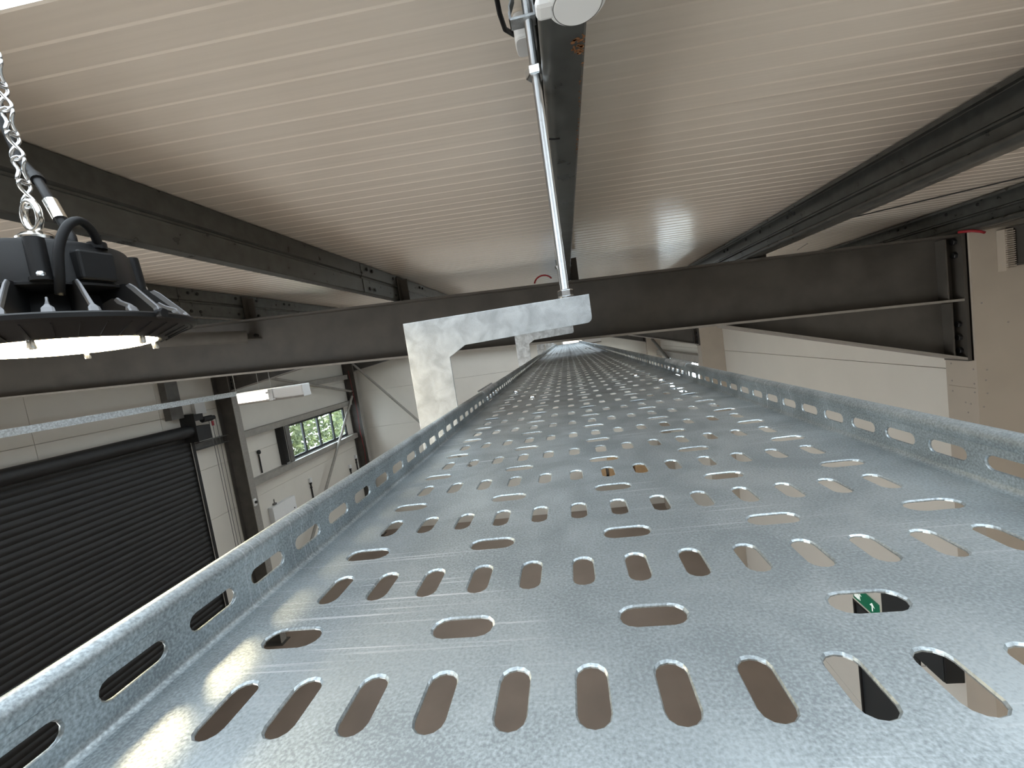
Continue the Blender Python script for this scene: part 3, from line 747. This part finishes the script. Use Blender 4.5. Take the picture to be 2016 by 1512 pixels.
MB().tube([(.046, .004, .104), (.036, .012, .123), (.025, .014, .144), (.012, .018, .170), (-.010, .030, .196), (-.045, .050, .232), (-.075, .060, .262), (-.090, .062, .315), (-.095, .062, .40), (-.095, .06, .545)], .0055, 12).build('flex', 'rubber', fx, smooth=True)
MB().cyl((.0235, .0144, .147), (.008, .0196, .1755), .0080, 16).build('silver_sleeve', 'chrome', fx, smooth=40)
MB().cyl((-.030, .0415, .217), (-.041, .0475, .228), .0080, 14).build('tape_band', 'rubber', fx, smooth=40)

# ================================================================== LEFT WALL FITTINGS
# ---- roller shutter
rs = thing('roller_shutter', 'closed anthracite roller shutter in the left wall', 'shutter door', (XL, 3.25, 0))
SPT = .1135; ztop = ZT - .80
sp = []
for i in range(9):
    t = i / 8; sp.append((.040 + .014 * math.sin(PI * t), .004 + (SPT - .008) * t))
sp = [(.036, -.008)] + sp + [(.037, SPT + .004), (.032, SPT + .004), (.028, SPT * .5), (.032, -.008)]
SLT = MB().prism([(x, z) for x, z in sp], 'y', .32, 8.42 - 3.25 - .02).mesh('slat', 'shutter', 35)
z = .03; 
while z < ztop:
    inst('slat', SLT, rs, (0, 0, z)); z += SPT
MB().box(.02, .07, .32, 5.15, 0, .03).build('bottom_bar', 'shutter', rs)
for y in (.25, 8.42 - 3.25 - .03):
    MB().box(.012, .024, y, y + .08, 0, ztop + .02).box(.066, .085, y, y + .08, 0, ztop + .02).build('guide_channel', 'black', rs)
MB().box(.087, .091, 5.115, 5.135, 0, ztop - .0).build('guide_edge_strip', 'edge', rs)
MB().cyl((.19, .24, ZT - .665), (.19, 5.06, ZT - .665), .128, 40).build('barrel', 'shutter', rs, smooth=40)
for y in (.22, 5.06): MB().box(.0, .36, y, y + .012, ZT - .92, ZT - .30).build('end_plate', 'black', rs)
MB().box(.02, .30, 5.075, 5.50, ZT - .92, ZT - .60).build('gearbox', 'black', rs, bevel=.01)
MB().box(.05, .32, 5.075, 5.34, ZT - .47, ZT - .33).build('motor_bracket', 'black', rs)
MB().cyl((.22, 5.40, ZT - .48), (.22, 5.66, ZT - .48), .065, 24).cyl((.22, 5.66, ZT - .48), (.22, 5.74, ZT - .48), .045, 24).build('motor', 'black', rs, smooth=40)
for k, (yy, sg) in enumerate(((5.60, .10), (5.68, .06), (5.80, -.05))):
    MB().tube([(.20, yy, ZT - .48), (.20, yy + sg * .1, ZT - 1.6), (.20, yy + sg * .2, 1.0)], .006, 6).build('hand_chain', 'steel2', rs)
rt_ = MB().box(.25, .27, 5.60, 5.65, ZT - .66, ZT - .55).build('red_tag', 'red', rs)
tb = thing('shutter_lintel', 'grey steel lintel rail beside the shutter motor', 'beam', (XL, 8.5, ZT - 1.13))
MB().box(0, .16, 0, .86, .0, .012).box(0, .012, 0, .86, .012, .15).box(0, .16, 0, .86, .15, .162).build('channel', 'steel2', tb)
cb = MB().box(XL + .002, XL + .1, 8.66, 8.95, ZT - .36, ZT - .10).build('control_box', 'offwhite', bevel=.008); tag(cb, 'small white control box above the shutter motor', 'control box')
dp = thing('door_post', 'dark steel post above the shutter, left of the motor', 'post', (XL, 7.98, ZT - .36))
MB().box(.002, .012, 0, .30, 0, .86).box(.15, .16, 0, .30, 0, .86).box(.012, .15, 0, .012, 0, .86).build('channel_post', 'steel2', dp)

# ---- trunking along the column faces
tk = thing('cable_trunking', 'pale galvanised trunking running above the roller shutter', 'trunking', (CXL + .03, 0, ZT - .085))
for a, b in ((YB + .05, 1.2), (1.2, 4.2), (4.2, 7.2), (7.2, 9.45)):
    MB().box(0, .055, a + .0015, b - .0015, 0, .105).build('trunking_length', 'edge', tk)
    MB().box(.055, .057, a + .0015, b - .0015, -.003, .108).build('lid', 'galv', tk)
scw = MB().lathe([(0, .003), (.006, .002), (.008, 0)], n=10).mesh('lid_screw', 'zinc')
for y in (4.05, 4.35, 7.05, 7.35, 9.1, 9.3): inst('lid_screw', scw, tk, (.057, y, .05), (0, PI / 2, 0))

# ---- sheeting rails
def rail(label, y0, y1, z, h=.20, x=XL):
    r = thing('sheeting_rail', label, 'rail', (x, y0, z), 'sheeting rails'); s = 1 if x < 0 else -1; d = .19
    MB().box(min(0, s * .19), max(0, s * .19), 0, y1 - y0, h - .006, h).build('top_flange', 'rail', r)
    MB().box(min(s * .184, s * .19), max(s * .184, s * .19), 0, y1 - y0, .006, h - .006).build('web', 'rail', r)
    MB().box(min(0, s * .19), max(0, s * .19), 0, y1 - y0, 0, .006).build('bottom_flange', 'rail', r)
rail('grey steel rail along the wall just above the strip window', 9.56, 15.48, ZT - 1.17, .16)
rail('grey steel rail along the wall just below the strip window', 9.56, 15.48, ZT - 2.43, .17)
rail('pale steel rail high under the eaves above the strip window', 9.56, 15.48, ZT - .20, .17)
rail('dark rail above the far right window', 9.6, 15.3, ZT - .90, .16, XR)
pt = thing('window_post', 'dark upright post at the near end of the strip window', 'post', (XL, 11.22, ZT - 2.25))
MB().box(.002, .012, 0, .38, .0, 1.07).box(.012, .17, .0, .012, .0, 1.07).build('channel', 'black', pt)
MB().box(.15, .18, .20, .38, 0, 1.07).build('edge_trim', 'steel2', pt)

# ---- windows
def window(name, x, out, hole, n, label):
    y0, y1, z0, z1 = hole; w = tag(empty(name, (x, y0, z0)), label, kind='structure')
    Wd, H = y1 - y0, z1 - z0; a, b = sorted((out * .03, out * .085)); fr = .075
    MB().box(a, b, 0, Wd, 0, fr).build('bottom_rail', 'frame', w); MB().box(a, b, 0, Wd, H - fr, H).build('top_rail', 'frame', w)
    for i in range(n + 1):
        c = fr / 2 + (Wd - fr) * i / n; MB().box(a, b, c - fr / 2, c + fr / 2, fr, H - fr).build('mullion', 'frame', w)
    g = sorted((out * .055, out * .061))
    for i in range(n):
        c0 = fr + (Wd - fr) * i / n; c1 = (Wd - fr) * (i + 1) / n
        MB().box(g[0], g[1], c0, c1, fr, H - fr).build('pane', 'glass', w)
    sl_ = sorted((-out * .06, out * .08))
    MB().box(sl_[0], sl_[1], 0, Wd, -.012, -.001).build('sill', 'frame', w)
window('window_1', XL, -1, WIN_L, 4, 'four-pane strip window in the left wall with a hedge outside')
window('window_2', XR, 1, WIN_R, 4, 'bright strip window high in the far right wall')

# ---- electrics on the left wall
db = thing('distribution_box', 'white two-door distribution box on the wall below the strip window', 'electrical box', (XL + .002, 10.35, ZT - 3.74))
MB().box(0, .13, 0, .97, 0, .55).build('body', 'offwhite', db, bevel=.006)
for a in (.004, .488): MB().box(.131, .145, a, a + .478, .006, .544).build('door', 'white', db, bevel=.003)
MB().cyl((.145, .86, .22), (.158, .86, .22), .018, 12).build('lock', 'black', db)
MB().box(0, .06, .2, .3, .55, .60).box(0, .01, .27, .3, .60, .70).build('top_bracket', 'steel2', db)
def conduit_drop(y, ztop_, zbot, box_, label, r=.022):
    c = thing('conduit_drop', label, 'conduit', (XL + .002, y, zbot))
    MB().cyl((.03, 0, 0), (.03, 0, ztop_ - zbot), r, 14).build('conduit', 'black', c, smooth=40)
    for zz in (.2, .75): MB().box(0, .055, -.028, .028, (ztop_ - zbot) * zz - .012, (ztop_ - zbot) * zz + .012).build('saddle', 'black', c)
    MB().cyl((.03, 0, ztop_ - zbot - .06), (.03, 0, ztop_ - zbot), r * 1.7, 14).build('gland', 'black', c)
    if box_: MB().box(0, .07, -.055, .055, ztop_ - zbot, ztop_ - zbot + .13).build('socket_box', 'offwhite', c, bevel=.005)
conduit_drop(12.32, ZT - 3.13, ZT - 3.80, True, 'black conduit with white socket box in the middle of the wall below the window')
conduit_drop(15.30, ZT - 3.20, ZT - 3.80, True, 'black conduit with white socket box nearest the far corner')
conduit_drop(14.78, ZT - 3.42, ZT - 3.80, True, 'short black conduit with white box left of the corner one')
bl = thing('wall_lamp', 'black stick lamp with a round head on the wall above the lower rail', 'wall lamp', (XL + .002, 10.38, ZT - 2.22))
MB().cyl((.03, 0, 0), (.03, 0, .50), .020, 14).build('stem', 'black', bl, smooth=40)
MB().lathe([(0, .62), (.03, .615), (.048, .585), (.048, .54), (.03, .51), (0, .505)], c=(.05, 0, 0), n=20).build('head', 'black', bl, smooth=40)
ps = thing('push_button', 'black push button on a pale plate on the column flange', 'switch', (CXL + .001, 9.40, ZT - 2.70))
MB().box(0, .03, -.045, .045, -.09, .09).build('plate', 'offwhite', ps, bevel=.004); MB().cyl((.03, 0, 0), (.06, 0, 0), .034, 16).build('button', 'black', ps, smooth=40)
cbk = thing('wall_cable_tray', 'wall cable tray with dark and red cables below the distribution box', 'cable tray', (XL + .002, 9.6, ZT - 3.95))
MB().box(0, .22, 0, 6.2, 0, .01).box(.21, .22, 0, 6.2, .01, .05).build('tray', 'steel2', cbk)
for i in range(7):
    pts = [(.03 + .025 * i + random.uniform(-.008, .008), .1 + 6.0 * t / 12, .03 + random.uniform(0, .05)) for t in range(13)]
    MB().tube(pts, .014, 8).build('cable', ['black', 'red', 'black', 'rubber', 'red', 'black', 'rubber'][i], cbk, smooth=True)
rcb = MB().tube([(CXL - .18, 15.46, ZT + .1), (CXL - .10, 15.45, ZT - 1.5), (CXL - .13, 15.44, ZT - 2.2), (CXL - .09, 15.45, ZT - 3.0), (CXL - .16, 15.44, ZT - 3.9)], .008, 8).build('riser_cable', 'red', smooth=True); tag(rcb, 'red cable running down the far corner column', 'cable')

# ---- suspended fittings
def batten(loc, label, W_=1.1):
    b = thing('suspended_luminaire', label, 'luminaire', loc, 'suspended white luminaires')
    MB().box(0, W_, 0, .20, 0, .19).build('body', 'offwhite', b, bevel=.012)
    MB().box(.012, W_ * .50, -.012, -.001, .030, .178).build('lit_diffuser', 'tubelight', b, bevel=.006)
    MB().box(W_ * .56, W_ - .015, -.008, -.001, .040, .175).build('reflector_panel', 'white', b, bevel=.006)
    for i in range(4): MB().box(W_ * .60, W_ - .06, -.012, -.008, .06 + i * .028, .064 + i * .028).build('louvre', 'offwhite', b)
    MB().box(.0, W_, -.004, .0, .0, .028).build('bottom_trim', 'edge', b)
    MB().box(W_ * .50, W_ * .56, -.03, -.001, .01, .185).box(W_ * .46, W_ * .60, -.035, -.028, .02, .04).box(W_ * .47, W_ * .53, -.035, -.028, .12, .15).build('clip', 'zinc', b)
    for x in (-.01, W_ * .53, W_ * .35): MB().cyl((x, .02, .19 if x > 0 else .05), (x, .02, roof_z(loc[0] + x) - loc[2] - .004), .004, 6).build('suspension_wire', 'zinc', b)
    return b
batten((-5.10, 6.0, ZT - .16), 'white suspended luminaire with lit left half under the near rafter, left')
b2 = batten((-.12, 11.0, ZT - .11), 'white suspended luminaire seen past the far end of the tray', .95)

# ---- right wall exit door and sign
d2 = tag(empty('door_2', (XR, DOOR_R[0], 0)), 'dark fire exit door in the right wall', kind='structure')
MB().box(.02, .06, .03, 1.07, .01, DOOR_R[3] - .03).build('leaf', 'frame', d2)
MB().box(0, .08, 0, .03, 0, DOOR_R[3]).box(0, .08, 1.07, 1.1, 0, DOOR_R[3]).box(0, .08, .03, 1.07, DOOR_R[3] - .03, DOOR_R[3]).build('door_frame', 'black', d2)
MB().box(-.02, .02, .15, .95, 1.0, 1.05).build('push_bar', 'zinc', d2)
es = thing('exit_sign', 'green running-man exit sign over the fire door, seen through a tray slot', 'sign', (XR - .03, 5.13, ZT - 3.62))
MB().box(0, .028, 0, .44, 0, .17).build('plate', 'green', es)
def flat(pts, name):
    MB().add([(-.0015, y, z) for y, z in pts] + [(-.0002, y, z) for y, z in pts], [tuple(range(len(pts))), tuple(range(2 * len(pts) - 1, len(pts) - 1, -1))] + [(i, (i + 1) % len(pts), len(pts) + (i + 1) % len(pts), len(pts) + i) for i in range(len(pts))]).build(name, 'signwhite', es)
flat([(.33, .03), (.42, .03), (.42, .145), (.33, .145)], 'door_symbol')
flat([(.30, .035), (.315, .035), (.335, .075), (.31, .125), (.275, .11), (.28, .10), (.30, .108), (.31, .08)], 'running_figure')
flat([(.312 + .012 * math.cos(a), .138 + .012 * math.sin(a)) for a in [2 * PI * i / 12 for i in range(12)]], 'figure_head')
flat([(.075, .04), (.095, .04), (.095, .10), (.13, .10), (.085, .145), (.04, .10), (.075, .10)], 'arrow')

wc = thing('dark_area_cabinet', 'made-up black cabinet for the dark area right above the exit sign, seen through a tray slot', 'cabinet', (XR - .16, 4.02, ZT - 3.50))  # made-up black box standing in for darkness beside the sign
MB().box(0, .155, 0, .80, 0, .55).build('body', 'black', wc, bevel=.006); MB().box(-.012, -.001, .01, .79, .01, .54).build('door', 'frame', wc, bevel=.003)
MB().tube([(-.01, .2, .02), (-.03, .3, -.06), (-.02, .42, -.03), (-.01, .5, .05)], .005, 8).build('cable', 'edge', wc, smooth=True)
# ---- cartons against the gable
def carton(loc, s, rz, label):
    c = thing('cardboard_box', label, 'box', loc, 'cartons on the wall shelf'); c.rotation_euler = (0, 0, rz)
    x, y, z = s
    MB().box(-x / 2, x / 2, -y / 2, y / 2, 0, z).build('carton', 'card', c, bevel=.004)
    MB().box(-x / 2 - .001, x / 2 + .001, -.03, .03, z - .12, z + .001).build('tape', 'tape', c)
rk = thing('wall_shelf', 'black bracketed shelf on the gable wall under the cartons', 'shelf', (.05, YF - .62, 1.24))
MB().box(0, 2.5, 0, .615, 0, .03).build('board', 'black', rk)
brk = MB().prism([(.615, 0), (.615, -.35), (.58, -.35), (.10, -.001)], 'x', 0, .03).mesh('shelf_bracket', 'steel2')
for x in (.15, 1.2, 2.3): inst('shelf_bracket', brk, rk, (x, 0, 0))
carton((.42, YF - .32, 1.271), (.62, .52, .46), .04, 'brown carton at the left end of the wall shelf, seen through the slots')
carton((1.25, YF - .32, 1.271), (.8, .52, .66), -.03, 'tallest brown carton, middle of the wall shelf')
carton((2.05, YF - .32, 1.271), (.6, .5, .40), .05, 'lowest brown carton at the right end of the wall shelf')

# ================================================================== OUTSIDE
gr = MB().box(-40, XL - .2, -10, 40, -.12, -.02).box(XR + .2, 30, -10, 40, -.12, -.02).build('ground', 'ground'); tag(gr, 'pale gravel ground outside the windows', kind='structure')
hd = MB()
for i in range(26000):
    x = random.uniform(-13.2, -11.2); y = random.uniform(9.5, 28); z = random.uniform(.1, 5.6) 
    if random.random() < .6: x = random.uniform(-11.5, -11.0)
    s = random.uniform(.06, .15); u = Vector((random.uniform(-1, 1), random.uniform(-1, 1), random.uniform(-1, 1))).normalized(); w = u.orthogonal().normalized()
    c = Vector((x + .25 * math.sin(y * 2.1) + .2 * math.sin(z * 3), y, z)); t = u.cross(w)
    hd.add([c - u * s, c + w * s * .5 + t * .01, c + u * s, c - w * s * .5 + t * .01], [(0, 1, 2, 3)])
ho = hd.build('hedge', 'hedge'); tag(ho, 'tall leafy green hedge outside the strip window', kind='stuff')
wr = thing('white_outbuilding', 'white rendered outbuilding beyond the far pane of the strip window', 'building', (-16.5, 27.5, 0))
MB().box(0, 2.2, 0, 6, 0, 5.2).build('wall', 'render', wr); MB().box(-.2, 2.4, -.2, 6.2, 5.2, 5.4).build('roof', 'steel2', wr)
